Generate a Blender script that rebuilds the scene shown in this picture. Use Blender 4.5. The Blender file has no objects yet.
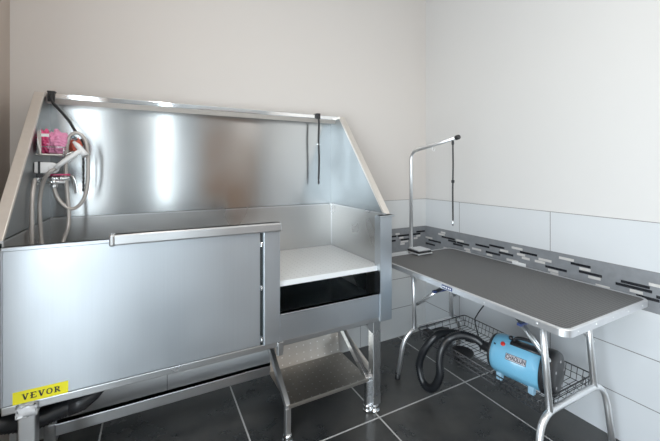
import bpy, bmesh, math, random
from mathutils import Vector, Matrix
random.seed(7)
SC = bpy.context.scene
COL = SC.collection
PI = math.pi

# ------------------------------------------------------------------ materials
def newmat(name):
    m = bpy.data.materials.new(name); m.use_nodes = True
    nt = m.node_tree
    return m, nt, nt.nodes['Principled BSDF']

def simple(name, col, rough=.5, metal=0., coat=0., noise=None, bump=0., bscale=60, spec=None):
    m, nt, b = newmat(name)
    b.inputs['Base Color'].default_value = (*col, 1)
    b.inputs['Roughness'].default_value = rough
    b.inputs['Metallic'].default_value = metal
    b.inputs['Coat Weight'].default_value = coat
    if spec is not None: b.inputs['Specular IOR Level'].default_value = spec
    tc = nt.nodes.new('ShaderNodeTexCoord')
    n = nt.nodes.new('ShaderNodeTexNoise'); n.inputs['Scale'].default_value = noise[0] if noise else bscale
    n.inputs['Detail'].default_value = 4
    nt.links.new(tc.outputs['Object'], n.inputs['Vector'])
    k = noise[1] if noise else .06
    mx = nt.nodes.new('ShaderNodeMix'); mx.data_type = 'RGBA'
    mx.inputs[6].default_value = (*[c*(1-k) for c in col], 1)
    mx.inputs[7].default_value = (*[min(1, c*(1+k)) for c in col], 1)
    nt.links.new(n.outputs['Fac'], mx.inputs[0]); nt.links.new(mx.outputs[2], b.inputs['Base Color'])
    if bump:
        n2 = nt.nodes.new('ShaderNodeTexNoise'); n2.inputs['Scale'].default_value = bscale
        nt.links.new(tc.outputs['Object'], n2.inputs['Vector'])
        bp = nt.nodes.new('ShaderNodeBump'); bp.inputs['Strength'].default_value = bump
        bp.inputs['Distance'].default_value = .002
        nt.links.new(n2.outputs['Fac'], bp.inputs['Height']); nt.links.new(bp.outputs[0], b.inputs['Normal'])
    return m

def steel(name, tangent=(0, 0, 1), grain=(2, 2, 240), col=(.64, .66, .68), rough=.3, aniso=.75, wav=0.0, low=None):
    """brushed stainless steel; tangent = direction in which reflections smear"""
    m, nt, b = newmat(name)
    b.inputs['Metallic'].default_value = 1
    b.inputs['Roughness'].default_value = rough
    b.inputs['Anisotropic'].default_value = aniso
    g = nt.nodes.new('ShaderNodeNewGeometry')
    mp = nt.nodes.new('ShaderNodeMapping'); mp.inputs['Scale'].default_value = grain
    nt.links.new(g.outputs['Position'], mp.inputs['Vector'])
    n = nt.nodes.new('ShaderNodeTexNoise'); n.inputs['Scale'].default_value = 1; n.inputs['Detail'].default_value = 6
    nt.links.new(mp.outputs[0], n.inputs['Vector'])
    big = nt.nodes.new('ShaderNodeTexNoise'); big.inputs['Scale'].default_value = 3.0; big.inputs['Detail'].default_value = 2
    nt.links.new(g.outputs['Position'], big.inputs['Vector'])
    mx = nt.nodes.new('ShaderNodeMix'); mx.data_type = 'RGBA'
    mx.inputs[6].default_value = (*[c*.96 for c in col], 1); mx.inputs[7].default_value = (*[min(1, c*1.04) for c in col], 1)
    nt.links.new(n.outputs['Fac'], mx.inputs[0])
    nt.links.new(mx.outputs[2], b.inputs['Base Color'])
    mr = nt.nodes.new('ShaderNodeMapRange'); mr.inputs[1].default_value = .3; mr.inputs[2].default_value = .7
    mr.inputs[3].default_value = rough*.85; mr.inputs[4].default_value = rough*1.2
    nt.links.new(big.outputs['Fac'], mr.inputs[0]); nt.links.new(mr.outputs[0], b.inputs['Roughness'])
    c = nt.nodes.new('ShaderNodeCombineXYZ')
    for i in range(3): c.inputs[i].default_value = tangent[i]
    nt.links.new(c.outputs[0], b.inputs['Tangent'])
    if wav:
        bp = nt.nodes.new('ShaderNodeBump'); bp.inputs['Strength'].default_value = wav; bp.inputs['Distance'].default_value = .02
        nt.links.new(big.outputs['Fac'], bp.inputs['Height']); nt.links.new(bp.outputs[0], b.inputs['Normal'])
    return m

M = {}
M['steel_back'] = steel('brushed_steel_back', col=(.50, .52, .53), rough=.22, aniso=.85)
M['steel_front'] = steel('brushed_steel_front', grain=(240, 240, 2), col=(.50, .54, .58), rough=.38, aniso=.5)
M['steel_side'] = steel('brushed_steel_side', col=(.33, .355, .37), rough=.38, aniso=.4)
M['steel_basin'] = steel('brushed_steel_basin', col=(.44, .44, .435), rough=.30, aniso=.5)
M['steel_frame'] = steel('satin_steel_frame', col=(.58, .59, .60), rough=.3, aniso=.2)
M['steel_flange'] = simple('satin_steel_flange', (.80, .74, .68), .42, .75)  # warm tint puts the beige wall's reflection into the steel colour
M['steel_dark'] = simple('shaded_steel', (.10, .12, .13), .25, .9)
M['chrome'] = simple('polished_chrome', (.82, .83, .84), .07, 1)
M['tube_chrome'] = simple('table_leg_chrome', (.90, .91, .92), .36, .9)
M['brace_grey'] = simple('dark_grey_metal', (.14, .15, .16), .35, .8)
M['aluminium'] = simple('anodised_aluminium', (.74, .75, .77), .35, .85)
M['rubber'] = simple('black_rubber', (.012, .012, .013), .45)
M['strap'] = simple('black_nylon', (.012, .012, .014), .6, bump=.4, bscale=400)
M['hose_black'] = simple('black_hose_plastic', (.009, .010, .012), .38)
M['wire'] = simple('black_coated_wire', (.02, .02, .022), .35)
M['blue'] = simple('sky_blue_enamel', (.16, .46, .68), .28, 0, .5, bump=.1, bscale=200)
M['blue_feet'] = simple('pale_blue_rubber', (.35, .6, .78), .5)
M['black_plastic'] = simple('black_plastic', (.018, .018, .02), .35)
M['red'] = simple('red_plastic', (.65, .03, .02), .35)
M['yellow'] = simple('yellow_sticker', (.95, .86, .01), .4)
M['ink'] = simple('black_ink', (.012, .012, .02), .5)
M['label_grey'] = simple('grey_label', (.55, .52, .55), .4)
M['navy'] = simple('navy_label', (.03, .05, .16), .4)
M['white_plastic'] = simple('white_plastic', (.90, .91, .92), .35)
M['hose_steel'] = simple('beige_metal_hose', (.50, .46, .43), .35, .5)
M['pink'] = simple('pink_mesh_sponge', (1, .30, .50), .7, noise=(60, .35), bump=.8, bscale=90)
M['magenta'] = simple('magenta_plastic', (.75, .05, .18), .35)
M['magenta_mesh'] = simple('deep_pink_mesh', (.85, .08, .22), .7, noise=(60, .35), bump=.8, bscale=90)
M['orange_red'] = simple('coral_sponge', (.9, .16, .10), .7, noise=(60, .3), bump=.8, bscale=90)
M['film'] = simple('crumpled_film', (.80, .82, .85), .25, .2, bump=1, bscale=50)
M['wood'] = simple('brown_door_wood', (.26, .15, .09), .45, noise=(6, .3))
M['cord_white'] = simple('white_cord', (.7, .7, .7), .5)

# painted plaster
def plaster(name, col):
    m = simple(name, col, .75, noise=(1.2, .025), bump=.06, bscale=220)
    return m
M['paint'] = plaster('warm_white_paint', (.68, .635, .60))
M['paint_right'] = plaster('white_paint', (.69, .675, .66))
M['paint_left'] = plaster('beige_paint', (.50, .42, .36))
M['paint_front'] = plaster('grey_paint', (.42, .45, .47))
M['ceiling'] = plaster('ceiling_paint', (.85, .84, .82))

def math_node(nt, op, a, b=None):
    n = nt.nodes.new('ShaderNodeMath'); n.operation = op
    for i, v in enumerate((a, b)):
        if v is None: continue
        if isinstance(v, (int, float)): n.inputs[i].default_value = v
        else: nt.links.new(v, n.inputs[i])
    return n.outputs[0]

def line_mask(nt, coord, period, offset, half):
    # 1 within `half` of a multiple of period
    s = math_node(nt, 'SUBTRACT', coord, offset)
    mdl = math_node(nt, 'WRAP', s, None)
    nd = mdl.node; nd.inputs[1].default_value = period/2; nd.inputs[2].default_value = -period/2
    return math_node(nt, 'LESS_THAN', math_node(nt, 'ABSOLUTE', mdl), half)

# glossy wall tile with joints: axis = 'X' (back wall) or 'Y' (right wall)
def wall_tile(name, axis, off, z_lines, col):
    m, nt, b = newmat(name)
    g = nt.nodes.new('ShaderNodeNewGeometry'); sp = nt.nodes.new('ShaderNodeSeparateXYZ')
    nt.links.new(g.outputs['Position'], sp.inputs[0])
    v = line_mask(nt, sp.outputs[axis], .601, off, .0016)
    mask = v
    for z in z_lines:
        h = math_node(nt, 'LESS_THAN', math_node(nt, 'ABSOLUTE', math_node(nt, 'SUBTRACT', sp.outputs['Z'], z)), .0019)
        mask = math_node(nt, 'MAXIMUM', mask, h)
    mx = nt.nodes.new('ShaderNodeMix'); mx.data_type = 'RGBA'
    mx.inputs[6].default_value = (*col, 1); mx.inputs[7].default_value = (.16, .15, .15, 1)
    nt.links.new(mask, mx.inputs[0]); nt.links.new(mx.outputs[2], b.inputs['Base Color'])
    r = math_node(nt, 'MULTIPLY_ADD', mask, .6); r.node.inputs[2].default_value = .16
    nt.links.new(r, b.inputs['Roughness'])
    bp = nt.nodes.new('ShaderNodeBump'); bp.inputs['Strength'].default_value = .5; bp.inputs['Distance'].default_value = .001
    nt.links.new(math_node(nt, 'SUBTRACT', 1, mask), bp.inputs['Height']); nt.links.new(bp.outputs[0], b.inputs['Normal'])
    return m
ZL = (.208, .4215, .62, .79, 1.0)
M['tile_back'] = wall_tile('white_tile_back', 'X', 0, ZL, (.68, .69, .69))
M['tile_right'] = wall_tile('white_tile_right', 'Y', -.33, ZL, (.66, .68, .70))

def floor_tile():
    m, nt, b = newmat('dark_slate_floor_tile')
    g = nt.nodes.new('ShaderNodeNewGeometry'); sp = nt.nodes.new('ShaderNodeSeparateXYZ')
    nt.links.new(g.outputs['Position'], sp.inputs[0])
    mk = math_node(nt, 'MAXIMUM', line_mask(nt, sp.outputs['X'], .602, -.279, .0035),
                   line_mask(nt, sp.outputs['Y'], .602, -.612, .0035))
    n = nt.nodes.new('ShaderNodeTexNoise'); n.inputs['Scale'].default_value = 4; n.inputs['Detail'].default_value = 8
    n.inputs['Roughness'].default_value = .65
    nt.links.new(g.outputs['Position'], n.inputs['Vector'])
    cr = nt.nodes.new('ShaderNodeValToRGB')
    cr.color_ramp.elements[0].position = .3; cr.color_ramp.elements[0].color = (.009, .012, .015, 1)
    cr.color_ramp.elements[1].position = .72; cr.color_ramp.elements[1].color = (.052, .050, .047, 1)
    nt.links.new(n.outputs['Fac'], cr.inputs[0])
    mx = nt.nodes.new('ShaderNodeMix'); mx.data_type = 'RGBA'
    mx.inputs[7].default_value = (.50, .50, .49, 1)
    nt.links.new(cr.outputs[0], mx.inputs[6]); nt.links.new(mk, mx.inputs[0]); nt.links.new(mx.outputs[2], b.inputs['Base Color'])
    r = math_node(nt, 'MULTIPLY_ADD', n.outputs['Fac'], .25); r.node.inputs[2].default_value = .17
    nt.links.new(r, b.inputs['Roughness'])
    b.inputs['Specular IOR Level'].default_value = .7
    bp = nt.nodes.new('ShaderNodeBump'); bp.inputs['Strength'].default_value = .15; bp.inputs['Distance'].default_value = .003
    nt.links.new(n.outputs['Fac'], bp.inputs['Height']); nt.links.new(bp.outputs[0], b.inputs['Normal'])
    b.inputs['Specular Tint'].default_value = (1, .96, .9, 1)
    return m
M['floor'] = floor_tile()

def ribbed_top():
    m, nt, b = newmat('ribbed_rubber_top')
    g = nt.nodes.new('ShaderNodeNewGeometry')
    mp = nt.nodes.new('ShaderNodeMapping'); mp.inputs['Rotation'].default_value = (0, 0, PI/4)
    nt.links.new(g.outputs['Position'], mp.inputs['Vector'])
    ch = nt.nodes.new('ShaderNodeTexChecker'); ch.inputs['Scale'].default_value = 150
    ch.inputs['Color1'].default_value = (.008, .008, .009, 1); ch.inputs['Color2'].default_value = (.105, .103, .10, 1)
    nt.links.new(mp.outputs[0], ch.inputs['Vector'])
    nt.links.new(ch.outputs['Color'], b.inputs['Base Color'])
    b.inputs['Roughness'].default_value = .42
    bp = nt.nodes.new('ShaderNodeBump'); bp.inputs['Strength'].default_value = .4; bp.inputs['Distance'].default_value = .001
    nt.links.new(ch.outputs['Fac'], bp.inputs['Height']); nt.links.new(bp.outputs[0], b.inputs['Normal'])
    return m
M['table_top'] = ribbed_top()

def perforated(name, sx, sy, hole, col, rough, metal, hole_col, swap=False):
    """steel with a regular grid of small embossed/punched dots; uses the xy (or xz) position"""
    m, nt, b = newmat(name)
    g = nt.nodes.new('ShaderNodeNewGeometry'); sp = nt.nodes.new('ShaderNodeSeparateXYZ')
    nt.links.new(g.outputs['Position'], sp.inputs[0])
    def wr(c, p):
        o = math_node(nt, 'WRAP', c, None); o.node.inputs[1].default_value = p/2; o.node.inputs[2].default_value = -p/2
        return o
    second = math_node(nt, 'ADD', sp.outputs['Y'], sp.outputs['Z']) if swap else sp.outputs['Y']
    a = wr(sp.outputs['X'], sx); c = wr(second, sy)
    d = math_node(nt, 'SQRT', math_node(nt, 'ADD', math_node(nt, 'MULTIPLY', a, a), math_node(nt, 'MULTIPLY', c, c)))
    k = math_node(nt, 'LESS_THAN', d, hole)
    mx = nt.nodes.new('ShaderNodeMix'); mx.data_type = 'RGBA'
    mx.inputs[6].default_value = (*col, 1); mx.inputs[7].default_value = (*hole_col, 1)
    nt.links.new(k, mx.inputs[0]); nt.links.new(mx.outputs[2], b.inputs['Base Color'])
    b.inputs['Metallic'].default_value = metal; b.inputs['Roughness'].default_value = rough
    return m
M['step_tread'] = perforated('studded_step_steel', .042, .042, .0036, (.56, .53, .49), .3, 1, (.95, .95, .95), True)
M['floor_plate'] = perforated('pale_perforated_plate', .03, .03, .003, (.88, .90, .90), .42, .35, (.62, .64, .64))  # near-white base colour paints the window glare onto the steel plate

# ------------------------------------------------------------------ mesh helpers
def NB(): return bmesh.new()

def bx(bm, x0, x1, y0, y1, z0, z1, bev=0, seg=2, mi=0):
    r = bmesh.ops.create_cube(bm, size=1)
    vs = r['verts']
    for v in vs:
        v.co = Vector(((x0+x1)/2+v.co.x*(x1-x0), (y0+y1)/2+v.co.y*(y1-y0), (z0+z1)/2+v.co.z*(z1-z0)))
    fs = set(f for v in vs for f in v.link_faces)
    for f in fs: f.material_index = mi
    if bev:
        es = list(set(e for v in vs for e in v.link_edges))
        r2 = bmesh.ops.bevel(bm, geom=es, offset=bev, segments=seg, affect='EDGES', profile=.5)
        for f in r2['faces']: f.material_index = mi
    return vs

def prism(bm, pts, a, b, axis='x', bev=0, mi=0):
    """polygon pts (2D) extruded between a and b along axis"""
    def mk(p, t):
        if axis == 'x': return (t, p[0], p[1])
        if axis == 'y': return (p[0], t, p[1])
        return (p[0], p[1], t)
    A = [bm.verts.new(mk(p, a)) for p in pts]; B = [bm.verts.new(mk(p, b)) for p in pts]
    fs = [bm.faces.new(A), bm.faces.new(B[::-1])]
    n = len(pts)
    for i in range(n): fs.append(bm.faces.new((A[i], A[(i+1) % n], B[(i+1) % n], B[i])))
    for f in fs: f.material_index = mi
    bmesh.ops.recalc_face_normals(bm, faces=fs)
    if bev:
        es = list(set(e for f in fs for e in f.edges))
        bmesh.ops.bevel(bm, geom=es, offset=bev, segments=2, affect='EDGES', profile=.5)

def smooth_path(pts, n=8):
    P = [Vector(p) for p in pts]
    out = []
    for i in range(len(P)-1):
        p0 = P[max(i-1, 0)]; p1 = P[i]; p2 = P[i+1]; p3 = P[min(i+2, len(P)-1)]
        for k in range(n):
            t = k/n
            out.append(.5*((2*p1)+(-p0+p2)*t+(2*p0-5*p1+4*p2-p3)*t*t+(-p0+3*p1-3*p2+p3)*t**3))
    out.append(P[-1])
    return out

def resample(P, step):
    P = [Vector(p) for p in P]
    L = sum((P[i+1]-P[i]).length for i in range(len(P)-1))
    n = max(2, int(L/step)); out = [P[0]]; d = L/n; acc = 0; i = 0; cur = P[0]
    need = d
    while i < len(P)-1 and len(out) < n:
        seg = (P[i+1]-cur).length
        if seg >= need:
            cur = cur+(P[i+1]-cur).normalized()*need; out.append(cur); need = d
        else:
            need -= seg; cur = P[i+1]; i += 1
    out.append(P[-1])
    return out

def tube(bm, pts, r, seg=12, caps=True, radii=None, mi=0, flat=None):
    """sweep a circle (or flat = (w, h) rectangle-ish ellipse) along pts"""
    P = [Vector(p) for p in pts]
    n = len(P)
    T = []
    for i in range(n):
        a = P[max(i-1, 0)]; b = P[min(i+1, n-1)]
        T.append((b-a).normalized())
    up = Vector((0, 0, 1)) if abs(T[0].z) < .9 else Vector((0, 1, 0))
    N = (up-T[0]*up.dot(T[0])).normalized()
    rings = []
    for i in range(n):
        if i: N = (N-T[i]*N.dot(T[i])).normalized()
        B = T[i].cross(N)
        rr = radii[i] if radii else r
        ring = []
        for k in range(seg):
            a = 2*PI*k/seg
            ca, sa = math.cos(a), math.sin(a)
            if flat: ring.append(bm.verts.new(P[i]+N*ca*flat[0]+B*sa*flat[1]))
            else: ring.append(bm.verts.new(P[i]+(N*ca+B*sa)*rr))
        rings.append(ring)
    for i in range(n-1):
        for k in range(seg):
            f = bm.faces.new((rings[i][k], rings[i][(k+1) % seg], rings[i+1][(k+1) % seg], rings[i+1][k]))
            f.smooth = True; f.material_index = mi
    if caps:
        for f in (bm.faces.new(rings[0][::-1]), bm.faces.new(rings[-1])): f.material_index = mi

def lathe(bm, prof, origin=(0, 0, 0), axis=(0, 0, 1), seg=24, mi=0):
    """prof: list of (radius, height) along axis"""
    ax = Vector(axis).normalized(); o = Vector(origin)
    q = Vector((0, 0, 1)).rotation_difference(ax)
    rings = []
    for r, h in prof:
        rings.append([bm.verts.new(o+q @ Vector((r*math.cos(2*PI*k/seg), r*math.sin(2*PI*k/seg), h))) for k in range(seg)])
    for i in range(len(rings)-1):
        for k in range(seg):
            f = bm.faces.new((rings[i][k], rings[i][(k+1) % seg], rings[i+1][(k+1) % seg], rings[i+1][k]))
            f.smooth = True; f.material_index = mi
    for R_ in (rings[0][::-1], rings[-1]):
        try: bm.faces.new(R_).material_index = mi
        except ValueError: pass

def bend(pts, r, n=6):
    """polyline with rounded corners"""
    P = [Vector(p) for p in pts]; out = [P[0]]
    for i in range(1, len(P)-1):
        a = (P[i-1]-P[i]); b = (P[i+1]-P[i])
        d = min(r, a.length*.49, b.length*.49)
        A = P[i]+a.normalized()*d; B = P[i]+b.normalized()*d
        for k in range(n+1):
            t = k/n
            out.append((1-t)**2*A+2*(1-t)*t*P[i]+t*t*B)
    out.append(P[-1])
    return out

def root_loc(o):
    v = Vector((0, 0, 0))
    while o: v += o.location; o = o.parent
    return v

def obj(name, bm, mat, parent=None, loc=None, smooth=None):
    me = bpy.data.meshes.new(name)
    off = root_loc(parent) if parent else (Vector(loc) if loc else Vector((0, 0, 0)))
    bmesh.ops.translate(bm, verts=bm.verts, vec=-off)
    bmesh.ops.recalc_face_normals(bm, faces=bm.faces)
    bm.to_mesh(me); bm.free()
    for m in (mat if isinstance(mat, (list, tuple)) else [mat]): me.materials.append(m)
    o = bpy.data.objects.new(name, me); COL.objects.link(o)
    if parent: o.parent = parent
    elif loc: o.location = loc
    if smooth:
        for p in me.polygons: p.use_smooth = True
    return o

def tag(o, label, cat, group=None):
    o['label'] = label; o['category'] = cat
    if group: o['group'] = group
    return o

def thing(name, label, cat, loc, group=None):
    o = bpy.data.objects.new(name, None); COL.objects.link(o); o.location = loc
    o.empty_display_size = .05
    return tag(o, label, cat, group)

def struct(name, bm, mat):
    o = obj(name, bm, mat); o['kind'] = 'structure'; return o

def text(name, s, size, mat, loc, rot, parent, extrude=.0004, sx=1.0, bold=0.0):
    cu = bpy.data.curves.new(name, 'FONT'); cu.body = s; cu.size = size; cu.align_x = 'CENTER'; cu.align_y = 'CENTER'
    cu.extrude = extrude; cu.offset = bold
    tmp = bpy.data.objects.new('tmp', cu); COL.objects.link(tmp)
    bpy.context.view_layer.update()
    me = bpy.data.meshes.new_from_object(tmp.evaluated_get(bpy.context.evaluated_depsgraph_get()))
    bpy.data.objects.remove(tmp)
    me.materials.clear(); me.materials.append(mat)
    o = bpy.data.objects.new(name, me); COL.objects.link(o)
    o.parent = parent
    o.location = Vector(loc)-root_loc(parent)
    o.rotation_euler = rot; o.scale = (sx, 1, 1)
    return o

# ------------------------------------------------------------------ room
XL, YN, ZC = -2.43, -4.2, 2.7
b = NB(); bx(b, XL-.1, .1, YN-.1, .1, -.1, 0); struct('floor', b, M['floor'])
b = NB(); bx(b, XL-.1, .1, YN-.1, .1, ZC, ZC+.1); struct('ceiling', b, M['ceiling'])
b = NB(); bx(b, XL, 0, 0, .1, 0, ZC); struct('wall_back', b, M['paint'])
b = NB(); bx(b, 0, .1, YN, .1, 0, ZC); struct('wall_right', b, M['paint_right'])
LY0, LY1, LZ0, LZ1 = -3.2, -1.5, .05, 2.1
b = NB(); bx(b, XL-.1, XL, LY1, .1, 0, ZC); bx(b, XL-.1, XL, YN, LY0, 0, ZC); bx(b, XL-.1, XL, LY0, LY1, 0, LZ0); bx(b, XL-.1, XL, LY0, LY1, LZ1, ZC); struct('wall_left', b, M['paint_left'])
TT = .006   # tile thickness
b = NB(); bx(b, XL, 0, -TT, 0, 0, .62); bx(b, XL, 0, -TT, 0, .79, 1.0); struct('trim_1', b, M['tile_back'])
b = NB(); bx(b, -TT, 0, YN, 0, 0, .62); bx(b, -TT, 0, YN, 0, .79, 1.0); struct('trim_2', b, M['tile_right'])
M['stone'] = simple('grey_stone_strip', (.20, .21, .225), .5, noise=(25, .25))
M['stick_black'] = simple('black_glass_stick', (.012, .013, .016), .15)
M['stick_white'] = simple('pale_stone_stick', (.62, .60, .58), .35, noise=(40, .15))
M['grout_grey'] = simple('grey_grout', (.22, .22, .23), .8)
def mosaic(name, back, length, seed):
    rnd = random.Random(seed)
    b = NB()
    rows = 11; rh = .17/rows
    def q(u0, u1, z0, z1, d, mi):
        if back: bx(b, -u1, -u0, -d, 0, z0, z1, mi=mi)
        else: bx(b, -d, 0, -u1, -u0, z0, z1, mi=mi)
    q(0, length, .62, .79, TT, 0)
    # clusters: a pale and a black stick laid in neighbouring rows, stepping down the band
    occupied = [[] for _ in range(rows)]
    def free(r, a, c): return all(c < s-.004 or a > e+.004 for s, e in occupied[r])
    u = .0
    while u < length:
        r0 = rnd.randint(1, rows-6); x = u+rnd.uniform(0, .05)
        for k in range(rnd.choice((3, 4, 4, 5))):
            r = r0+k+(1 if k and rnd.random() < .3 else 0)
            if r < 1 or r > rows-2: continue
            lb, lw = rnd.uniform(.06, .13), rnd.uniform(.035, .075)
            x0 = max(.004, x+(k-1)*.022+rnd.uniform(-.03, .03))
            first = rnd.random() < .5
            seq = [(lb, 2), (lw, 3)] if first else [(lw, 3), (lb, 2)]
            if rnd.random() < .25: seq = seq[:1]
            for l, mi in seq:
                if x0+l < length and free(r, x0, x0+l):
                    z1 = .79-r*rh
                    q(x0, x0+l-.001, z1-rh+.0015, z1-.0015, TT+.0012, mi)
                    occupied[r].append((x0, x0+l))
                x0 += l
        u += rnd.uniform(.10, .15)
    # thin joints between strips
    for r in range(1, rows):
        z = .79-r*rh; q(0, length, z-.0004, z+.0004, TT+.0003, 1)
    struct(name, b, [M['stone'], M['grout_grey'], M['stick_black'], M['stick_white']])
mosaic('trim_3', True, 2.44, 3)
mosaic('trim_4', False, 4.19, 5)

# near wall (behind the camera): tall window and a brown door
WX0, WX1, WZ0, WZ1 = -1.76, -1.58, .05, 2.3
b = NB()
bx(b, XL, WX0, YN-.1, YN, 0, ZC); bx(b, WX1, 0, YN-.1, YN, 0, ZC)
bx(b, WX0, WX1, YN-.1, YN, 0, WZ0); bx(b, WX0, WX1, YN-.1, YN, WZ1, ZC)
struct('wall_front', b, M['paint_front'])
b = NB(); bx(b, -1.15, -.15, YN, YN+.04, 0, 2.2, .004)
bx(b, -1.05, -.25, YN+.04, YN+.05, 1.15, 2.0, .004); bx(b, -1.05, -.25, YN+.04, YN+.05, .15, 1.05, .004)
struct('door_1', b, M['wood'])
b = NB()
for x in (WX0, WX1-.03): bx(b, x, x+.03, YN-.06, YN-.01, WZ0, WZ1)
for z in (WZ0, WZ1-.03): bx(b, WX0, WX1, YN-.06, YN-.01, z, z+.03)
struct('window_1', b, M['white_plastic'])
b = NB()
for y in (LY0, (LY0+LY1)/2-.02, LY1-.04): bx(b, XL-.06, XL-.01, y, y+.04, LZ0, LZ1)
for z in (LZ0, LZ1-.04): bx(b, XL-.06, XL-.01, LY0, LY1, z, z+.04)
struct('window_2', b, M['white_plastic'])

# ------------------------------------------------------------------ grooming tub
X0, X1, YB, YF = -2.285, -.836, -.014, -.60
tub = thing('grooming_tub', 'large brushed stainless steel dog washing tub with tall splash back against the wall', 'tub', (-1.55, -.32, 0))
SB, SF, SD, SN, FR = M['steel_back'], M['steel_front'], M['steel_side'], M['steel_basin'], M['steel_frame']
b = NB(); bx(b, X0, X1, YB-.004, YB, 1.0, 1.535); obj('back_panel', b, SB, tub)
b = NB(); bx(b, X0-.02, X1+.012, -.088, -.070, 1.536, 1.561, .004, 3); bx(b, X0-.01, X1+.012, -.071, YB, 1.554, 1.559)
obj('top_rail', b, M['chrome'], tub)
b = NB(); prism(b, [(-.086, 1.537), (-.080, 1.537), (-.070, 1.517), (-.074, 1.515)], X0, X1, 'x'); prism(b, [(-.074, 1.515), (-.070, 1.520), (YB, 1.527), (YB, 1.522)], X0, X1, 'x')
obj('rail_lip', b, M['steel_flange'], tub)
def side(xi, sgn, ytop, name):
    b = NB()
    pts = [(YB, 1.0), (YB, 1.55), (ytop, 1.55), (YF, 1.0)]
    prism(b, pts, xi, xi+sgn*.006, 'x')
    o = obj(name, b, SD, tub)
    # folded flange following the top and the slope
    b = NB()
    d = Vector((0, YF-ytop, 1.0-1.55)).normalized(); n = Vector((0, d.z, -d.y))
    n = n if n.y < 0 else -n
    w = .03
    x0, x1 = sorted((xi-sgn*.004, xi+sgn*w))
    pts = [(YB, 1.552), (ytop, 1.552), (YF, 1.0), (YF+.012, .992), (ytop+.010, 1.538), (YB, 1.538)]
    prism(b, pts, x0, x1, 'x', .002)
    f = obj('flange', b, M['steel_flange'], o)
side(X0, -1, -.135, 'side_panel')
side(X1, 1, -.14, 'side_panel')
# basin (inner walls and folded bottom)
b = NB()
ZP = .735
bx(b, X0, X1, YB-.016, YB-.01, .50, 1.0)
bx(b, X0, X0+.004, YF+.01, YB-.01, .50, 1.0)
bx(b, X1-.004, X1, YF+.01, YB-.01, .50, 1.0)
obj('basin', b, SN, tub)
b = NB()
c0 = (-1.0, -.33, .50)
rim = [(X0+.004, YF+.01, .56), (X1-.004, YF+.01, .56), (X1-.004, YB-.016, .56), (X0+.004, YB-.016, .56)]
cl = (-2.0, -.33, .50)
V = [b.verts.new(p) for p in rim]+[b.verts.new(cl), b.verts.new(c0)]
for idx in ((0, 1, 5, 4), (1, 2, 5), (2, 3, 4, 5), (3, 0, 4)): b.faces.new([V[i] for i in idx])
obj('basin_floor', b, M['steel_dark'], tub)  # dark colour paints in the shade below the raised plate
# seam beads where the splash panels sit on the basin
b = NB()
bx(b, X0, X1, YB-.020, YB-.003, .996, 1.003)
bx(b, X0-.002, X0+.006, YF, YB, .996, 1.003); bx(b, X1-.006, X1+.002, YF, YB, .996, 1.003)
bx(b, X1-.007, X1-.004, YB-.021, YB-.016, .74, 1.0)
obj('seam', b, FR, tub)
# raised floor plate
b = NB(); bx(b, X0+.006, X1-.006, -.572, YB-.018, ZP-.004, ZP)
bx(b, X0+.006, X1-.006, -.576, -.570, ZP-.022, ZP+.002, .001)
obj('floor_plate', b, M['floor_plate'], tub)
# outer shell right side + front
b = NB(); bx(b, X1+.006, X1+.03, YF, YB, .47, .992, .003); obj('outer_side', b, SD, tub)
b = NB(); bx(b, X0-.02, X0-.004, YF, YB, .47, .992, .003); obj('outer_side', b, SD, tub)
b = NB()
bx(b, X0, -1.478, YF-.003, YF+.004, .494, .975, .002)
bx(b, X0, -1.478, YF-.004, YF+.02, .968, .982, .003)
bx(b, X0, X0+.006, YF-.006, YF, .494, .975, .002)
fp = obj('front_panel', b, SF, tub)
# VEVOR sticker on the front panel
b = NB()
sx0, sx1, sz0, sz1 = -2.256, -2.118, .494, .532
bx(b, sx0, sx1, YF-.0045, YF-.003, sz0, sz1)
st = obj('sticker', b, M['yellow'], fp); st['label'] = 'yellow sticker reading VEVOR'
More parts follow.
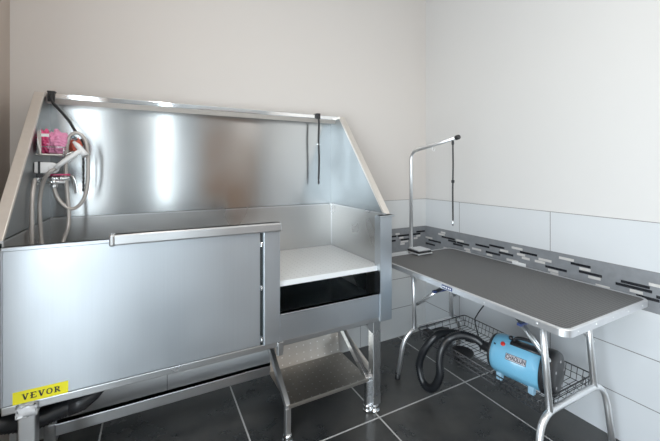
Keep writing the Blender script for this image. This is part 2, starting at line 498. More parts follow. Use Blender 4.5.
# slab-serif letters drawn as strokes
def serif_text(s, cx, cz, h, w, gap, y):
    b = NB()
    t = h*.17
    def rect(x0, x1, z0, z1): bx(b, x0, x1, y-.0006, y, z0, z1)
    def stroke(xa, za, xb, zb, th):
        v = Vector((xb-xa, zb-za)).normalized(); n = Vector((-v.y, v.x))*th/2
        prism(b, [(xa+n.x, za+n.y), (xb+n.x, zb+n.y), (xb-n.x, zb-n.y), (xa-n.x, za-n.y)], y-.0006, y, 'y')
    x = cx-(len(s)*w+(len(s)-1)*gap)/2
    z0, z1 = cz-h/2, cz+h/2
    for c in s:
        if c == 'V':
            stroke(x+w*.16, z1, x+w*.5, z0, t*1.35); stroke(x+w*.84, z1, x+w*.5, z0, t*.95)
            rect(x-w*.04, x+w*.38, z1-t*.6, z1); rect(x+w*.64, x+w*1.04, z1-t*.6, z1)
        elif c == 'E':
            rect(x+w*.15, x+w*.15+t*1.3, z0, z1)
            for zz, e in ((z0, .95), (cz-t*.35, .72), (z1-t*.75, .92)): rect(x+w*.02, x+w*e, zz, zz+t*.75)
            rect(x+w*.86, x+w*.95, z0, z0+h*.32); rect(x+w*.83, x+w*.92, z1-h*.3, z1)
        elif c == 'O':
            n = 20
            for k in range(n):
                a0, a1 = 2*PI*k/n, 2*PI*(k+1)/n
                def p(a, rr, rz): return (x+w/2+math.cos(a)*rr, cz+math.sin(a)*rz)
                prism(b, [p(a0, w*.5, h*.52), p(a1, w*.5, h*.52), p(a1, w*.5-t*1.25, h*.52-t*.7), p(a0, w*.5-t*1.25, h*.52-t*.7)], y-.0006, y, 'y')
        elif c == 'R':
            rect(x+w*.14, x+w*.14+t*1.3, z0, z1); rect(x, x+w*.45, z0, z0+t*.6); rect(x, x+w*.6, z1-t*.75, z1)
            rect(x+w*.2, x+w*.6, cz-t*.3, cz+t*.4)
            rect(x+w*.62, x+w*.62+t*1.2, cz+t*.2, z1-t*.3)
            stroke(x+w*.5, cz, x+w*.86, z0+t*.3, t*1.2); rect(x+w*.74, x+w*1.04, z0, z0+t*.6)
        x += w+gap
    return b
obj('lettering', serif_text('VEVOR', (sx0+sx1)/2+.001, (sz0+sz1)/2, .0185, .0165, .0033, YF-.0045), M['ink'], st)
# guide rail over the front panel
b = NB(); bx(b, -1.998, -1.392, YF-.030, YF+.006, .963, 1.000, .006, 3)
bx(b, -2.004, -1.985, YF-.033, YF+.008, .960, 1.003, .008, 3)
obj('guide_rail', b, FR, tub)
# slot, hinge pins and door post
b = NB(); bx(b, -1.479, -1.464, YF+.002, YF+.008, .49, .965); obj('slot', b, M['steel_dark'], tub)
for z in (.91, .73, .515):
    b = NB(); bx(b, -1.476, -1.467, YF-.006, YF+.002, z-.010, z+.010, .002)
    lathe(b, [(.004, 0), (.004, .003), (.002, .004)], (-1.4715, YF-.006, z), (0, -1, 0), 12)
    obj('hinge', b, M['chrome'], tub)
b = NB(); bx(b, -1.464, -1.392, YF-.006, YF+.03, .488, .963, .003); obj('door_post', b, SF, tub)
b = NB(); bx(b, -1.392, -.868, YF, YF+.012, .488, .600, .002); bx(b, -1.392, -.868, YF, YF+.03, .594, .602, .002)
obj('front_sill', b, SF, tub)
b = NB(); bx(b, -.870, -.800, YF-.008, YF+.045, .466, .985, .003)
bx(b, -.874, -.862, YF-.012, YF-.006, .475, .985, .002)
bx(b, -.876, -.785, YF-.012, YF+.03, .985, .992, .002)
obj('corner_post', b, SF, tub)
b = NB(); bx(b, X0, -.84, YF+.002, YF+.03, .464, .490, .003); bx(b, X0, X0+.03, YF+.03, YB, .464, .49, .002)
bx(b, -.87, -.84, YF+.03, YB, .464, .49, .002); bx(b, X0, -.84, YB-.05, YB-.02, .464, .49, .002)
bx(b, X0, X1, YF+.01, YB, .486, .492)
obj('base_frame', b, FR, tub)
b = NB(); bx(b, -1.402, -1.378, YF-.006, YF+.02, .430, .486, .002); obj('latch_bracket', b, FR, tub)
def leg(x, y, w=.044, film=False):
    b = NB(); bx(b, x-w/2, x+w/2, y-w/2, y+w/2, .04, .466, .004, 3)
    l = obj('leg', b, FR, tub)
    b = NB(); lathe(b, [(.020, 0), (.027, .002), (.027, .010), (.018, .014), (.018, .022), (.024, .024), (.024, .036), (.020, .042), (.020, .05)], (x, y, 0), seg=20)
    obj('foot', b, M['chrome'], l)
    return l
ll = leg(-2.222, -.586)
b = NB(); rnd = random.Random(2)
bx(b, -2.247, -2.197, -.612, -.562, .452, .488, .003, 3)
bmesh.ops.subdivide_edges(b, edges=b.edges[:], cuts=3, use_grid_fill=True)
for v in b.verts: v.co += Vector([rnd.uniform(-.003, .003) for _ in range(3)])
o = obj('plastic_film', b, M['film'], ll, smooth=True); o['label'] = 'crumpled clear protective film'
leg(-.872, -.558, .046); leg(-2.262, -.115); leg(-.872, -.115)
b = NB(); prism(b, [(-.955, .464), (-.895, .464), (-.895, .40)], -.580, -.572, 'y'); obj('gusset', b, FR, tub)
b = NB(); bx(b, -2.24, -.894, -.165, -.130, .088, .138, .003)
bx(b, -2.27, -.86, -.138, -.12, .10, .125, .002); obj('cross_beam', b, FR, tub)
# black drain hose below the left end
def corrugated(bm, pts, r, pitch=.009, depth=.0025, seg=18):
    P = resample(smooth_path(pts, 10), pitch/2)
    tube(bm, P, r, seg, radii=[r+(depth/2 if i % 2 else -depth/2) for i in range(len(P))])
b = NB()
corrugated(b, [(-2.10, -.46, .372), (-2.16, -.47, .372), (-2.22, -.50, .375), (-2.27, -.52, .395), (-2.315, -.54, .41), (-2.365, -.56, .36), (-2.38, -.58, .25), (-2.34, -.60, .12), (-2.28, -.62, .045)], .031, depth=.004)
dh = obj('drain_hose', b, M['hose_black'], tub)
b = NB(); tube(b, [(-2.14, -.465, .372), (-2.10, -.46, .374), (-2.065, -.455, .388), (-2.035, -.45, .405), (-2.01, -.45, .43), (-2.005, -.45, .468)], .03, 16, radii=[.034, .032, .024, .014, .010, .010])
obj('hose_fitting', b, M['black_plastic'], dh)

# ------------------------------------------------------------------ step under the tub
step = thing('step', 'low studded steel step pulled out below the tub opening', 'step', (-1.12, -.40, 0))
SX0, SX1, SYF, SYB, SZ = -1.335, -.905, -.552, -.27, .168
b = NB(); bx(b, SX0, SX1, SYF, SYB, SZ-.004, SZ); bx(b, SX0, SX1, SYF-.003, SYF+.002, SZ-.016, SZ+.001, .001)
obj('tread', b, M['step_tread'], step)
b = NB(); prism(b, [(SYB, SZ-.004), (SYB+.004, SZ-.004), (SYB+.05, .44), (SYB+.046, .44)], SX0+.01, SX1-.01, 'x'); obj('riser', b, M['step_tread'], step)
for x in (SX0, SX1):
    b = NB(); prism(b, [(SYF, SZ), (SYF, SZ-.02), (SYF+.02, SZ-.02), (-.05, .425), (-.05, .463), (-.09, .455)], x-.011, x+.011, 'x', .002)
    obj('stringer', b, FR, step)
for x, y in ((SX0, SYF+.01), (SX1, SYF+.01)):
    zt = SZ-.014
    b = NB(); bx(b, x-.013, x+.013, y-.013, y+.013, .03, zt, .003)
    l = obj('leg', b, FR, step)
    b = NB(); lathe(b, [(.016, 0), (.023, .002), (.023, .012), (.015, .016), (.020, .018), (.020, .030), (.017, .036)], (x, y, 0), seg=20)
    obj('foot', b, M['chrome'], l)
b = NB(); prism(b, [(-.525, .205), (-.525, .175), (-.138, .285), (-.138, .315)], -.884, -.868, 'x', .002); obj('side_brace', b, M['steel_flange'], tub)

# ------------------------------------------------------------------ washing accessories in the left corner of the tub
def strap_thing(label, pts, w=.008):
    t = thing('tether_strap', label, 'strap', pts[0], 'black tether straps')
    b = NB(); tube(b, smooth_path(pts, 6), 0, 8, flat=(w, .006)); obj('webbing', b, M['strap'], t)
    return t
t = strap_thing('black tether strap slanting from the left end of the tub rail to the shower hose',
    [(-2.268, -.093, 1.556), (-2.262, -.100, 1.520), (-2.222, -.13, 1.47), (-2.192, -.15, 1.43), (-2.164, -.17, 1.378)], .0085)
b = NB(); bx(b, -2.282, -2.252, -.094, -.05, 1.561, 1.568, .002); bx(b, -2.280, -2.254, -.096, -.089, 1.520, 1.568, .002)
obj('knot', b, M['strap'], t)
for k in range(9):
    b = NB(); lathe(b, [(.001, -.009), (.0045, -.005), (.0045, .005), (.001, .009)], (-2.136+.001*(k % 2), -.20, 1.268-k*.0165), seg=8)
    obj('chain_link', b, M['rubber'], t)
t = strap_thing('black tether strap hanging straight down from the right end of the tub rail',
    [(-.968, -.100, 1.550), (-.966, -.104, 1.50), (-.969, -.104, 1.40), (-.965, -.104, 1.28), (-.967, -.102, 1.160)], .0075)
b = NB(); bx(b, -.981, -.955, -.094, -.04, 1.561, 1.568, .002); bx(b, -.981, -.955, -.106, -.089, 1.534, 1.568, .003)
obj('clamp', b, M['strap'], t)
b = NB(); bx(b, -.977, -.960, -.109, -.099, 1.372, 1.382, .001); obj('buckle', b, M['chrome'], t)
b = NB(); lathe(b, [(.002, 0), (.006, .006), (.006, .02), (.002, .028)], (-.967, -.102, 1.132), seg=10); obj('end_clip', b, M['rubber'], t)

bk = thing('soap_basket', 'chrome shower basket on the left tub panel filled with pink mesh sponges', 'basket', (-2.24, -.22, 1.28))
BXA, BXB, BYA, BYB, BZ = -2.283, -2.189, -.255, -.165, 1.285
b = NB(); bx(b, BXA, BXB, BYA, BYB, BZ-.006, BZ, .002); obj('tray', b, M['steel_flange'], bk)
b = NB(); tube(b, bend([(BXA, BYB, BZ+.028), (BXB, BYB, BZ+.028), (BXB, BYA, BZ+.028), (BXA, BYA, BZ+.028)], .02), .0022, 6)
for p in ((BXB, BYA), (BXB, BYB)): tube(b, [(p[0]-.004, p[1], BZ), (p[0]-.004, p[1], BZ+.028)], .0016, 6)
obj('wire_guard', b, M['chrome'], bk)
b = NB(); bx(b, -2.275, -2.262, BYA-.012, BYA-.008, BZ, BZ+.09, .001); bx(b, -2.275, -2.262, BYA-.012, BYA+.01, BZ-.004, BZ, .001); obj('front_bar', b, M['chrome'], bk)
b = NB(); bx(b, -2.262, -2.238, BYA-.014, BYA-.010, 1.352, 1.364, .001); obj('name_tag', b, M['white_plastic'], bk)
def puff(name, label, cen, r, mat, sc=(1, 1, 1), seed=1):
    rnd = random.Random(seed); b = NB()
    bmesh.ops.create_icosphere(b, subdivisions=5, radius=1)
    for v in b.verts:
        n = v.co.normalized()
        k = 1+.09*math.sin(9*n.x+5*n.z+seed)+.09*math.sin(15*n.y-9*n.x+seed)+.08*math.sin(25*n.z+13*n.y)+rnd.uniform(-.03, .03)
        v.co = Vector((n.x*k*r*sc[0], n.y*k*r*sc[1], n.z*k*r*sc[2]))+Vector(cen)
    o = obj(name, b, mat, loc=cen, smooth=True)
    tag(o, label, 'sponge'); return o
puff('bath_sponge', 'deep pink mesh sponge at the left of the chrome soap basket', (-2.262, -.212, 1.334), .042, M['magenta_mesh'], (.55, .85, 1.1), 1)
puff('bath_sponge', 'ruffled light pink mesh puff at the right of the chrome soap basket', (-2.220, -.214, 1.332), .046, M['pink'], (.75, .85, 1.05), 4)
puff('bath_sponge', 'coral red sponge tucked behind the shower sprayer', (-2.168, -.168, 1.325), .028, M['orange_red'], (.75, .6, 1.15), 6)
b = NB(); bx(b, -2.19, -2.150, -.195, -.018, 1.286, 1.291, .001); tag(obj('soap_ledge', b, M['chrome']), 'small chrome ledge under the coral sponge', 'ledge')

tap = thing('mixer_tap', 'chrome mixer tap with pink red trim on the left tub panel', 'tap', (-2.24, -.22, 1.19))
b = NB(); tube(b, [(-2.283, -.22, 1.186), (-2.178, -.22, 1.184)], .010, 16)
for y in (-.20, -.24): tube(b, [(-2.283, y, 1.172), (-2.19, y, 1.170)], .006, 12)
lathe(b, [(.026, 0), (.026, .004), (.016, .012)], (-2.285, -.22, 1.184), (1, 0, 0), 18)
for x in (-2.262, -2.235, -2.208): tube(b, [(x-.004, -.22, 1.186), (x+.004, -.22, 1.186)], .0135, 14)
tube(b, [(-2.232, -.22, 1.188), (-2.232, -.22, 1.160)], .008, 14)
obj('valve_body', b, M['chrome'], tap)
b = NB(); bx(b, -2.245, -2.178, -.234, -.205, 1.197, 1.204, .002); obj('trim_strip', b, M['magenta'], tap)
b = NB(); tube(b, smooth_path([(-2.182, -.225, 1.194), (-2.168, -.235, 1.188), (-2.157, -.24, 1.158), (-2.153, -.245, 1.124)], 6), .006, 10, flat=(.008, .0035)); obj('lever', b, M['chrome'], tap)
b = NB(); lathe(b, [(.010, 0), (.012, .004), (.012, .018), (.008, .022)], (-2.232, -.22, 1.144), seg=16); obj('outlet_nut', b, M['chrome'], tap)
hold = thing('spray_bracket', 'glossy white and chrome bracket holding the shower sprayer', 'bracket', (-2.26, -.26, 1.225))
b = NB(); prism(b, [(-2.283, 1.208), (-2.226, 1.205), (-2.215, 1.209), (-2.208, 1.220), (-2.208, 1.234), (-2.215, 1.245), (-2.226, 1.250), (-2.283, 1.252)], -.275, -.245, 'y', .004); obj('housing', b, M['white_plastic'], hold)
b = NB(); lathe(b, [(.015, 0), (.015, .004), (.012, .006)], (-2.224, -.275, 1.228), (0, -1, 0), 20); obj('swivel', b, M['white_plastic'], hold)
b = NB(); lathe(b, [(.006, 0), (.006, .003), (.003, .004)], (-2.217, -.281, 1.226), (0, -1, 0), 12); obj('screw', b, M['ink'], hold)
b = NB(); bx(b, -2.270, -2.263, -.279, -.242, 1.205, 1.254, .001); obj('clip_band', b, M['hose_black'], hold)
b = NB(); bx(b, -2.278, -2.256, -.272, -.25, 1.190, 1.207, .003); obj('mount', b, M['black_plastic'], hold)
spr = thing('shower_sprayer', 'white handheld shower sprayer resting at a slant in its bracket', 'sprayer', (-2.17, -.28, 1.26))
b = NB(); tube(b, [(-2.214, -.284, 1.228), (-2.185, -.282, 1.256), (-2.152, -.274, 1.284), (-2.132, -.27, 1.302)], .009, 14, radii=[.009, .0095, .0105, .009]); obj('handle', b, M['white_plastic'], spr)
b = NB(); tube(b, [(-2.160, -.262, 1.336), (-2.147, -.264, 1.322), (-2.128, -.268, 1.294), (-2.119, -.27, 1.278)], .012, 14, radii=[.005, .010, .012, .014]); obj('spray_head', b, M['white_plastic'], spr)
b = NB(); tube(b, [(-2.195, -.268, 1.278), (-2.158, -.264, 1.296)], .0035, 8); obj('trigger', b, M['chrome'], spr)
hk = thing('hose_hook', 'small chrome hook carrying the shower hose loop', 'hook', (-2.165, -.04, 1.36))
b = NB(); lathe(b, [(.016, 0), (.016, .004), (.007, .008), (.006, .18)], (-2.165, -.018, 1.352), (0, -1, 0), 18)
bx(b, -2.172, -2.158, -.24, -.198, 1.350, 1.362, .003); obj('hook_arm', b, M['steel_dark'], hk)
hs = thing('shower_hose', 'long beige ribbed shower hose looping over the chrome hook into the tub', 'hose', (-2.19, -.22, 1.2))
pts = [(-2.214, -.284, 1.226), (-2.235, -.285, 1.208), (-2.256, -.27, 1.17), (-2.268, -.26, 1.10), (-2.268, -.26, 1.03), (-2.262, -.26, .93), (-2.245, -.28, .84), (-2.215, -.30, .79), (-2.195, -.27, .83),
       (-2.199, -.235, .921), (-2.184, -.23, .98), (-2.182, -.22, 1.04), (-2.187, -.22, 1.12), (-2.192, -.22, 1.20), (-2.191, -.22, 1.29), (-2.182, -.22, 1.352), (-2.158, -.22, 1.377), (-2.132, -.22, 1.358), (-2.119, -.22, 1.31), (-2.116, -.22, 1.22),
       (-2.122, -.22, 1.13), (-2.143, -.22, 1.076), (-2.172, -.22, 1.057), (-2.200, -.22, 1.075), (-2.221, -.22, 1.109), (-2.232, -.22, 1.146)]
b = NB(); P_ = resample(smooth_path(pts, 10), .003); tube(b, P_, .0075, 12, radii=[.0078 if i % 2 else .0068 for i in range(len(P_))]); obj('hose_body', b, M['hose_steel'], hs)
sh = NB(); P_ = resample(smooth_path([(-2.274, -.30, 1.185), (-2.272, -.34, 1.12), (-2.270, -.355, 1.0), (-2.270, -.35, .88), (-2.262, -.32, .755)], 10), .003)
tube(sh, P_, .0075, 12, radii=[.0078 if i % 2 else .0068 for i in range(len(P_))])
tag(obj('supply_hose', sh, M['hose_steel']), 'short ribbed supply hose dropping from the tap along the left tub side', 'hose')

# hose coil on the left wall
t = thing('hanging_hose', 'black ribbed hose hanging on the left wall beside the tub', 'hose', (XL, -.62, .8))
b = NB(); corrugated(b, [(XL+.04, -.50, .93), (XL+.06, -.58, .90), (XL+.075, -.64, .84), (XL+.07, -.66, .76), (XL+.05, -.60, .68), (XL+.04, -.5, .72), (XL+.035, -.44, .84), (XL+.04, -.49, .93)], .02)
obj('hose_body', b, M['hose_black'], t)
b = NB(); tube(b, [(XL, -.5, .905), (XL+.07, -.5, .905), (XL+.075, -.5, .93)], .005, 8); obj('wall_hook', b, M['chrome'], t)

# ------------------------------------------------------------------ grooming table
TX0, TX1, TY0, TY1, TZ = -.695, -.10, -1.375, -.335, .70
tb = thing('grooming_table', 'folding grooming table with black ribbed rubber top and chrome tube legs', 'table', (-.4, -.85, 0))
def rrect(x0, x1, y0, y1, r, n=6):
    out = []
    for cx, cy, a in ((x1-r, y1-r, 0), (x0+r, y1-r, 90), (x0+r, y0+r, 180), (x1-r, y0+r, 270)):
        for k in range(n+1):
            t = math.radians(a+90*k/n); out.append((cx+r*math.cos(t), cy+r*math.sin(t)))
    return out
b = NB(); prism(b, rrect(TX0+.008, TX1-.008, TY0+.008, TY1-.008, .03), TZ-.022, TZ-.001, 'z'); obj('tabletop', b, M['table_top'], tb)
b = NB(); O = rrect(TX0, TX1, TY0, TY1, .035, 8); I = rrect(TX0+.011, TX1-.011, TY0+.011, TY1-.011, .026, 8)
n = len(O)
vo1 = [b.verts.new((*p, TZ-.024)) for p in O]; vo2 = [b.verts.new((*p, TZ-.002)) for p in O]
vo3 = [b.verts.new((p[0]*.8+q[0]*.2, p[1]*.8+q[1]*.2, TZ+.001)) for p, q in zip(O, I)]
vi2 = [b.verts.new((*p, TZ+.001)) for p in I]; vi1 = [b.verts.new((*p, TZ-.024)) for p in I]
for L0, L1 in ((vo1, vo2), (vo2, vo3), (vo3, vi2), (vi2, vi1), (vi1, vo1)):
    for i in range(n): b.faces.new((L0[i], L0[(i+1) % n], L1[(i+1) % n], L1[i]))
ed = obj('edge_trim', b, M['aluminium'], tb)
for (x, y, ax) in [(TX0, TY0+.10+.21*k, (-1, 0, 0)) for k in range(5)]+[(TX0+.06+.115*k, TY0, (0, -1, 0)) for k in range(5)]:
    b = NB(); lathe(b, [(.0035, 0), (.0035, .0012), (.002, .002)], (x, y, TZ-.012), ax, 10); obj('screw', b, M['tube_chrome'], ed)
LBY = -.868
b = NB(); bx(b, TX0-.0012, TX0, LBY-.032, LBY+.028, TZ-.021, TZ-.004); lb = obj('label_plate', b, M['navy'], tb)
b = NB()
for k, wd in enumerate((.007, .006, .009, .006, .008)): bx(b, TX0-.0018, TX0-.0012, LBY-.025+k*.0105, LBY-.025+k*.0105+wd*.8, TZ-.016, TZ-.009)
obj('print', b, M['white_plastic'], lb)
R = .0125
def frame(sgn, yt, yb, yf, cap_x0, cap_x1, xs, k, ye, ze):
    """one folding end: posts top y=yt, crossbar y=yb, feet y=yf"""
    zc = .295
    b = NB()
    tube(b, bend([(cap_x0, yf, .012), (cap_x0+.014, yb, zc), (cap_x1-.014, yb, zc), (cap_x1, yf, .012)], .11, 12), R, 14)
    lg = obj('leg', b, M['tube_chrome'], tb)
    for x in (cap_x0, cap_x1):
        b = NB(); lathe(b, [(.016, 0), (.0165, .003), (.0155, .035), (.013, .037)], (x, yf, 0), seg=16); obj('rubber_foot', b, M['rubber'], lg)
    for x in xs:
        b = NB(); tube(b, [(x, yb, zc), (x, yt, TZ-.03)], R, 14); obj('leg_post', b, M['tube_chrome'], tb)
        b = NB(); tube(b, [(x, yt+sgn*.001, TZ-.06), (x, yt, TZ-.024)], R+.006, 14); obj('hinge_bracket', b, M['aluminium'], tb)
        # folding brace
        yp = yb*(1-k)+yt*k; zp = zc*(1-k)+(TZ-.03)*k
        my, mz = (yp+ye)/2, (zp+ze)/2+.004
        b = NB()
        for d in (-.006, .006):
            tube(b, [(x+.02+d, yp, zp), (x+.02+d, my, mz)], 0, 8, flat=(.008, .003))
        bx(b, x, x+.03, yp-.004, yp+.004, zp-.004, zp+.004, .001)
        br = obj('brace', b, M['tube_chrome'], tb)
        b = NB(); tube(b, [(x+.02, my, mz), (x+.02, ye, ze)], 0, 8, flat=(.0095, .0045)); obj('brace_arm', b, M['brace_grey'], br)
        b = NB(); tube(b, [(x+.010, my, mz), (x+.032, my, mz)], .008, 10); obj('pivot', b, M['rubber'], br)
    b = NB(); tube(b, [(-.535, yt, TZ-.035), (-.165, yt, TZ-.035)], .009, 10); obj('pivot_rod', b, M['aluminium'], tb)
    b = NB(); bx(b, xs[0], xs[1]+.03, my-.010, my+.010, mz-.004, mz+.008, .002); obj('brace_bar', b, M['navy'], tb)
frame(-1, -.440, -.455, -.405, -.600, -.115, (-.515, -.215), .36, -.755, TZ-.033)
frame(1, -1.190, -1.222, -1.250, -.615, -.105, (-.525, -.20), .48, -.99, TZ-.033)
# wire rack shelf
b = NB()
RX0, RX1, RY0, RY1, RZ = -.50, -.14, -1.17, -.49, .248
zr = .305
for z, r in ((RZ, .0022), ((RZ+zr)/2, .0018), (zr, .0032)):
    e = (z-RZ)*.25
    tube(b, bend([(RX0-e, RY0+.2, z), (RX0-e, RY0-e, z), (RX1+e, RY0-e, z), (RX1+e, RY1+e, z), (RX0-e, RY1+e, z), (RX0-e, RY0+.2, z)], .02), r, 6)
k = 0
y = RY0
while y <= RY1+.001:
    tube(b, [(RX0-.013, y, zr), (RX0, y, RZ), (RX1, y, RZ), (RX1+.013, y, zr)], .0016, 5); y += .0243
for i in range(7):
    x = RX0+(RX1-RX0)*i/6
    tube(b, [(x, RY0-.013, zr), (x, RY0, RZ), (x, RY1, RZ), (x, RY1+.013, zr)], .0018, 5)
rk = obj('wire_shelf', b, M['wire'], tb)
for y in (RY0-.02, RY1+.015):
    for x in (-.44, -.2):
        b = NB(); tube(b, bend([(x, y, .275), (x, y, .312), (x, y+(-.016 if y < -1 else .016)*-1, .305)], .005), .002, 6); obj('hanger', b, M['wire'], rk)

# ------------------------------------------------------------------ grooming arm
arm = thing('swan_neck_stand', 'chrome grooming arm clamped to the far end of the grooming table', 'stand', (-.42, -.325, TZ))
AX, AY = -.405, -.345
b = NB(); tube(b, bend([(AX-.015, AY+.03, TZ+.005), (AX-.015, AY+.03, 1.335), (AX-.015, -.680, 1.395)], .055, 10), .0105, 14); obj('arm_tube', b, M['tube_chrome'], arm)
b = NB(); bx(b, AX-.04, AX+.075, AY-.065, AY+.045, TZ+.002, TZ+.009, .003, 3); obj('clamp_plate', b, M['tube_chrome'], arm)
b = NB(); bx(b, AX-.032, AX+.066, AY-.058, AY+.038, TZ+.022, TZ+.029, .003, 3); obj('clamp_cover', b, M['aluminium'], arm)
b = NB(); bx(b, AX-.036, AX+.070, AY-.062, AY+.042, TZ+.009, TZ+.022, .004); bx(b, AX-.03, AX+.0, AY+.012, AY+.04, TZ-.05, TZ+.014, .003); obj('clamp_body', b, M['rubber'], arm)
b = NB(); lathe(b, [(.012, 0), (.012, .02), (.006, .022), (.006, .05)], (AX-.03, AY+.035, TZ-.085), seg=14); obj('clamp_screw', b, M['tube_chrome'], arm)
b = NB(); lathe(b, [(.0115, 0), (.013, .002), (.013, .02), (.0115, .024)], (AX-.015, -.672, 1.393), (0, -1, .19), 14); obj('end_cap', b, M['rubber'], arm)
b = NB(); tube(b, bend([(AX-.015, -.50, 1.36), (AX-.015, -.50, 1.335), (AX-.015, -.515, 1.328), (AX-.015, -.52, 1.345)], .006), .002, 6); obj('eyelet', b, M['tube_chrome'], arm)
nz = thing('noose', 'thin dark tether noose hanging from the tip of the grooming arm', 'strap', (AX-.015, -.665, 1.38))
ZT, ZB, NY = 1.382, .915, -.652
b = NB(); tube(b, [(AX-.015, NY, ZT-.01), (AX-.013, NY, 1.25), (AX-.016, NY, 1.10), (AX-.014, NY, ZB+.03)], 0, 8, flat=(.0055, .003)); obj('webbing', b, M['strap'], nz)
b = NB(); lathe(b, [(.003, 0), (.007, .004), (.007, .02), (.003, .026)], (AX-.015, NY, ZT-.026), seg=10); obj('top_clip', b, M['strap'], nz)
b = NB(); bx(b, AX-.022, AX-.007, NY-.005, NY+.005, 1.15, 1.165, .001); obj('slider', b, M['strap'], nz)
b = NB(); lathe(b, [(.002, 0), (.005, .005), (.005, .022), (.002, .03)], (AX-.015, NY, ZB), seg=10); obj('snap_hook', b, M['chrome'], nz)

# ------------------------------------------------------------------ blue dryer on the rack
A = Vector((-.405, -.905, .350)); Bv = Vector((-.355, -1.130, .350))
dx = (Bv-A).normalized()
dr = thing('pet_dryer', 'sky blue cylindrical pet dryer lying in the wire rack under the table', 'dryer', (-.32, -.98, .25))
L = (Bv-A).length; RR = .090
b = NB(); lathe(b, [(RR*.80, -.004), (RR*.90, .002), (RR*.97, .02), (RR, .045), (RR, L-.01)], A, dx, 40); body = obj('housing', b, M['blue'], dr)
b = NB(); lathe(b, [(RR*.55, -.018), (RR*.85, -.010), (RR*.92, .004), (RR*.88, .006)], A, dx, 40); obj('front_ring', b, M['black_plastic'], dr)
b = NB(); lathe(b, [(RR*1.03, L-.02), (RR*1.05, L-.012), (RR*1.05, L+.015), (RR*.98, L+.028), (RR*.7, L+.034), (RR*.2, L+.036)], A, dx, 40)
rc = obj('rear_cap', b, M['black_plastic'], dr)
q = Vector((0, 0, 1)).rotation_difference(dx)
for k in range(5):
    a = k*PI*.4+.3; c = A+dx*(L+.030)+(q @ Vector((math.cos(a), math.sin(a), 0)))*RR*.6
    b = NB(); lathe(b, [(.008, 0), (.008, .004), (.003, .005)], c, dx, 12); obj('vent_screw', b, M['label_grey'], rc)
# side directions for things mounted on the curved shell
sidev = Vector((0, 0, 1)).cross(dx)
if sidev.x > 0: sidev = -sidev
def on_shell(along, ang, lift=0):
    """ang: 0 = facing the room, 90 = top"""
    return A+dx*along+(sidev*math.cos(math.radians(ang))+Vector((0, 0, 1))*math.sin(math.radians(ang)))*(RR+lift)
# handle
b = NB(); hp = [on_shell(L*.40, 78, -.004), on_shell(L*.46, 78, .018), on_shell(L*.6, 78, .026), on_shell(L*.78, 78, .026), on_shell(L*.92, 78, .016), on_shell(L*.97, 78, -.004)]
tube(b, smooth_path(hp, 6), 0, 10, flat=(.008, .016)); 
tube(b, [on_shell(L*.36, 75, -.006), on_shell(L*.96, 75, -.006)], 0, 12, flat=(.010, .030))
obj('handle', b, M['black_plastic'], dr)
b = NB(); nrm = (on_shell(.055, 52)-on_shell(.055, 52, -.05)).normalized()
lathe(b, [(.010, -.004), (.010, .003), (.007, .005)], on_shell(.055, 52), nrm, 16); obj('power_switch', b, M['red'], dr)
b = NB(); nrm2 = (on_shell(.03, 72)-on_shell(.03, 72, -.05)).normalized(); lathe(b, [(.009, -.004), (.009, .012), (.006, .014)], on_shell(.075, 80), nrm2, 14)
obj('speed_knob', b, M['black_plastic'], dr)
b = NB(); lathe(b, [(.004, -.004), (.004, .002)], on_shell(.022, 45), (on_shell(.022, 45)-A-dx*.022).normalized(), 10); obj('indicator', b, M['black_plastic'], dr)
# curved name plate
def shell_patch(a0, a1, g0, g1, lift, n=8):
    b = NB(); rows = []
    for i in range(n+1):
        g = g0+(g1-g0)*i/n
        rows.append((b.verts.new(on_shell(a0, g, lift)), b.verts.new(on_shell(a1, g, lift))))
    for i in range(n): b.faces.new((rows[i][0], rows[i][1], rows[i+1][1], rows[i+1][0]))
    return b
pl = obj('name_plate', shell_patch(.077, .163, 15, 32, .0012), M['ink'], dr)
obj('name_plate_face', shell_patch(.079, .161, 16.3, 30.7, .0018), M['label_grey'], pl)
# lettering, written on the curved plate
cu = bpy.data.curves.new('lettering', 'FONT'); cu.body = 'CHAOLUN'; cu.size = .0235; cu.align_x = 'CENTER'; cu.align_y = 'CENTER'; cu.offset = .0008
tmp = bpy.data.objects.new('tmp', cu); COL.objects.link(tmp); bpy.context.view_layer.update()
me = bpy.data.meshes.new_from_object(tmp.evaluated_get(bpy.context.evaluated_depsgraph_get())); bpy.data.objects.remove(tmp)
for v in me.vertices:
    u, h = v.co.x, v.co.y
    v.co = on_shell(.120+u*.70, 23.5+math.degrees(h/RR), .0026)-root_loc(pl)
me.materials.clear(); me.materials.append(M['ink'])
lt = bpy.data.objects.new('lettering', me); COL.objects.link(lt); lt.parent = pl
for al in (.04, .175):
    for sd in (-1, 1):
        p = A+dx*al+sidev*sd*.052
        b = NB(); bx(b, p.x-.011, p.x+.011, p.y-.013, p.y+.013, .2505, .292, .004); obj('foot', b, M['blue_feet'], dr)
b = NB(); lathe(b, [(.030, 0), (.030, .02), (.024, .03), (.022, .06)], A-dx*.005, -dx, 24); obj('hose_outlet', b, M['black_plastic'], dr)

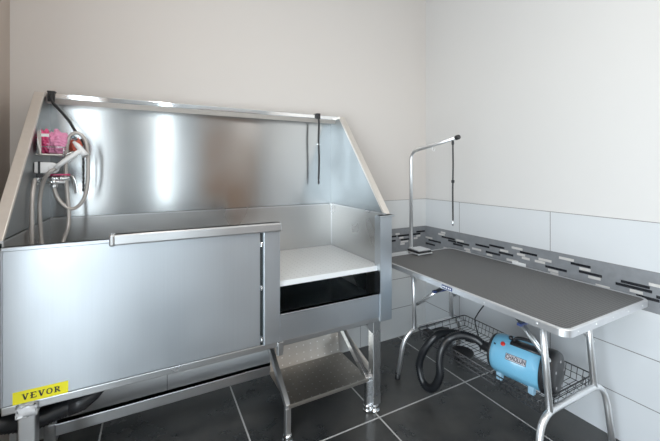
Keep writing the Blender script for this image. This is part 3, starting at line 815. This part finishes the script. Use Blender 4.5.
# dryer hose
hz = thing('dryer_hose', 'black corrugated dryer hose drooping in a loop over the front of the wire rack', 'hose', (-.45, -.6, .3))
a0 = A-dx*.06
pts = [a0, (-.437, -.813, .372), (-.468, -.750, .372), (-.505, -.705, .340), (-.550, -.700, .300), (-.566, -.698, .241), (-.566, -.703, .178), (-.566, -.675, .105), (-.566, -.632, .060), (-.566, -.580, .062), (-.566, -.550, .126), (-.566, -.560, .187), (-.560, -.590, .255),
       (-.525, -.620, .315), (-.465, -.620, .325), (-.378, -.643, .315), (-.328, -.685, .300)]
b = NB(); corrugated(b, pts, .019, .0095, .004, 18); obj('hose_body', b, M['hose_black'], hz)
b = NB(); tube(b, [(-.345, -.675, .304), (-.315, -.698, .296), (-.285, -.72, .288)], .02, 16, radii=[.024, .024, .016]); obj('hose_end', b, M['black_plastic'], hz)
# round black nozzle disc lying on the rack
b = NB(); lathe(b, [(.020, .0), (.050, .004), (.056, .010), (.056, .018), (.050, .020), (.030, .014)], (-.435, -.730, .254), (0, 0, 1), 28)
tag(obj('nozzle_disc', b, M['rubber'], loc=(-.435, -.730, .254)), 'flat round black disc lying on the wire rack below the dryer hose', 'nozzle')
# nozzle attachment
b = NB(); tube(b, [(-.42, -.49, .268), (-.36, -.50, .27), (-.30, -.51, .27)], .016, 14, radii=[.013, .018, .008]); bx(b, -.47, -.42, -.515, -.465, .255, .285, .006)
tag(obj('dryer_nozzle', b, M['black_plastic'], loc=(-.36, -.49, .25)), 'small black nozzle attachment at the far end of the wire rack', 'nozzle')
# power cord going up to the wall
b = NB(); tube(b, smooth_path([(-.335, -.760, .262), (-.31, -.735, .30), (-.30, -.698, .384), (-.30, -.711, .427), (-.298, -.755, .497), (-.27, -.80, .57), (-.18, -.80, .62), (-.06, -.77, .655), (-.014, -.76, .655)], 8), .0035, 8)
pc = obj('power_cord', b, M['rubber']); tag(pc, 'thin black power cord rising from the dryer towards the wall', 'cord')
b = NB(); bx(b, -.014, -.0065, -.80, -.72, .60, .72-.03, .002); so = tag(obj('wall_socket', b, M['white_plastic']), 'white wall socket plate under the grooming table', 'socket')
b = NB(); tube(b, smooth_path([(-.50, -.43, .48), (-.42, -.34, .47), (-.30, -.22, .40), (-.16, -.06, .38), (-.02, -.01, .44)], 8), .0015, 6)
tag(obj('thin_cord', b, M['cord_white']), 'thin pale cord drooping near the wall at the far end of the table', 'cord')

# ------------------------------------------------------------------ light
def area(name, loc, rot, sx, sy, power, col, spread=None):
    l = bpy.data.lights.new(name, 'AREA'); l.shape = 'RECTANGLE'; l.size = sx; l.size_y = sy; l.energy = power; l.color = col
    if spread: l.spread = spread
    o = bpy.data.objects.new(name, l); COL.objects.link(o); o.location = loc; o.rotation_euler = rot
    return o
# daylight through the windows
area('daylight', ((WX0+WX1)/2, YN-.08, (WZ0+WZ1)/2), (PI/2, 0, 0), WX1-WX0, WZ1-WZ0, 11, (.82, .93, 1.0))
area('daylight', (XL-.08, (LY0+LY1)/2, (LZ0+LZ1)/2), (PI/2, 0, -PI/2), LY1-LY0, LZ1-LZ0, 78, (.84, .94, 1.0))
# linear ceiling luminaire
area('ceiling_light', (-1.80, -2.2, ZC-.02), (0, 0, 0), .14, 2.6, 15, (1.0, .92, .84))
area('ceiling_light', (-.55, -2.9, ZC-.02), (0, 0, 0), .14, 1.8, 9, (1.0, .90, .80))
w = bpy.data.worlds.new('world'); SC.world = w; w.use_nodes = True
bg = w.node_tree.nodes['Background']
sk = w.node_tree.nodes.new('ShaderNodeTexSky'); sk.sky_type = 'NISHITA'; sk.sun_disc = False; sk.sun_elevation = math.radians(40)
w.node_tree.links.new(sk.outputs[0], bg.inputs[0]); bg.inputs[1].default_value = .3

# ------------------------------------------------------------------ camera
H = 1.22
cam = bpy.data.cameras.new('camera'); co = bpy.data.objects.new('camera', cam); COL.objects.link(co)
co.location = (-1.5397*H, -1.6300*H, H)
co.rotation_euler = (PI/2, 0, -.48331494)
cam.sensor_width = 36; cam.sensor_fit = 'HORIZONTAL'; cam.lens = 341.05/660*36
cam.shift_y = -50.5/660
cam.clip_start = .02
SC.camera = co
SC.view_settings.view_transform = 'Standard'
SC.view_settings.look = 'None'
SC.view_settings.exposure = .10
SC.view_settings.gamma = 1.14
SC.cycles.max_bounces = 8; SC.cycles.diffuse_bounces = 5; SC.cycles.glossy_bounces = 6
SC.cycles.caustics_reflective = False; SC.cycles.caustics_refractive = False
SC.cycles.sample_clamp_indirect = 4
try:
    SC.cycles.use_denoising = True; SC.cycles.denoiser = 'OPENIMAGEDENOISE'
except Exception: pass
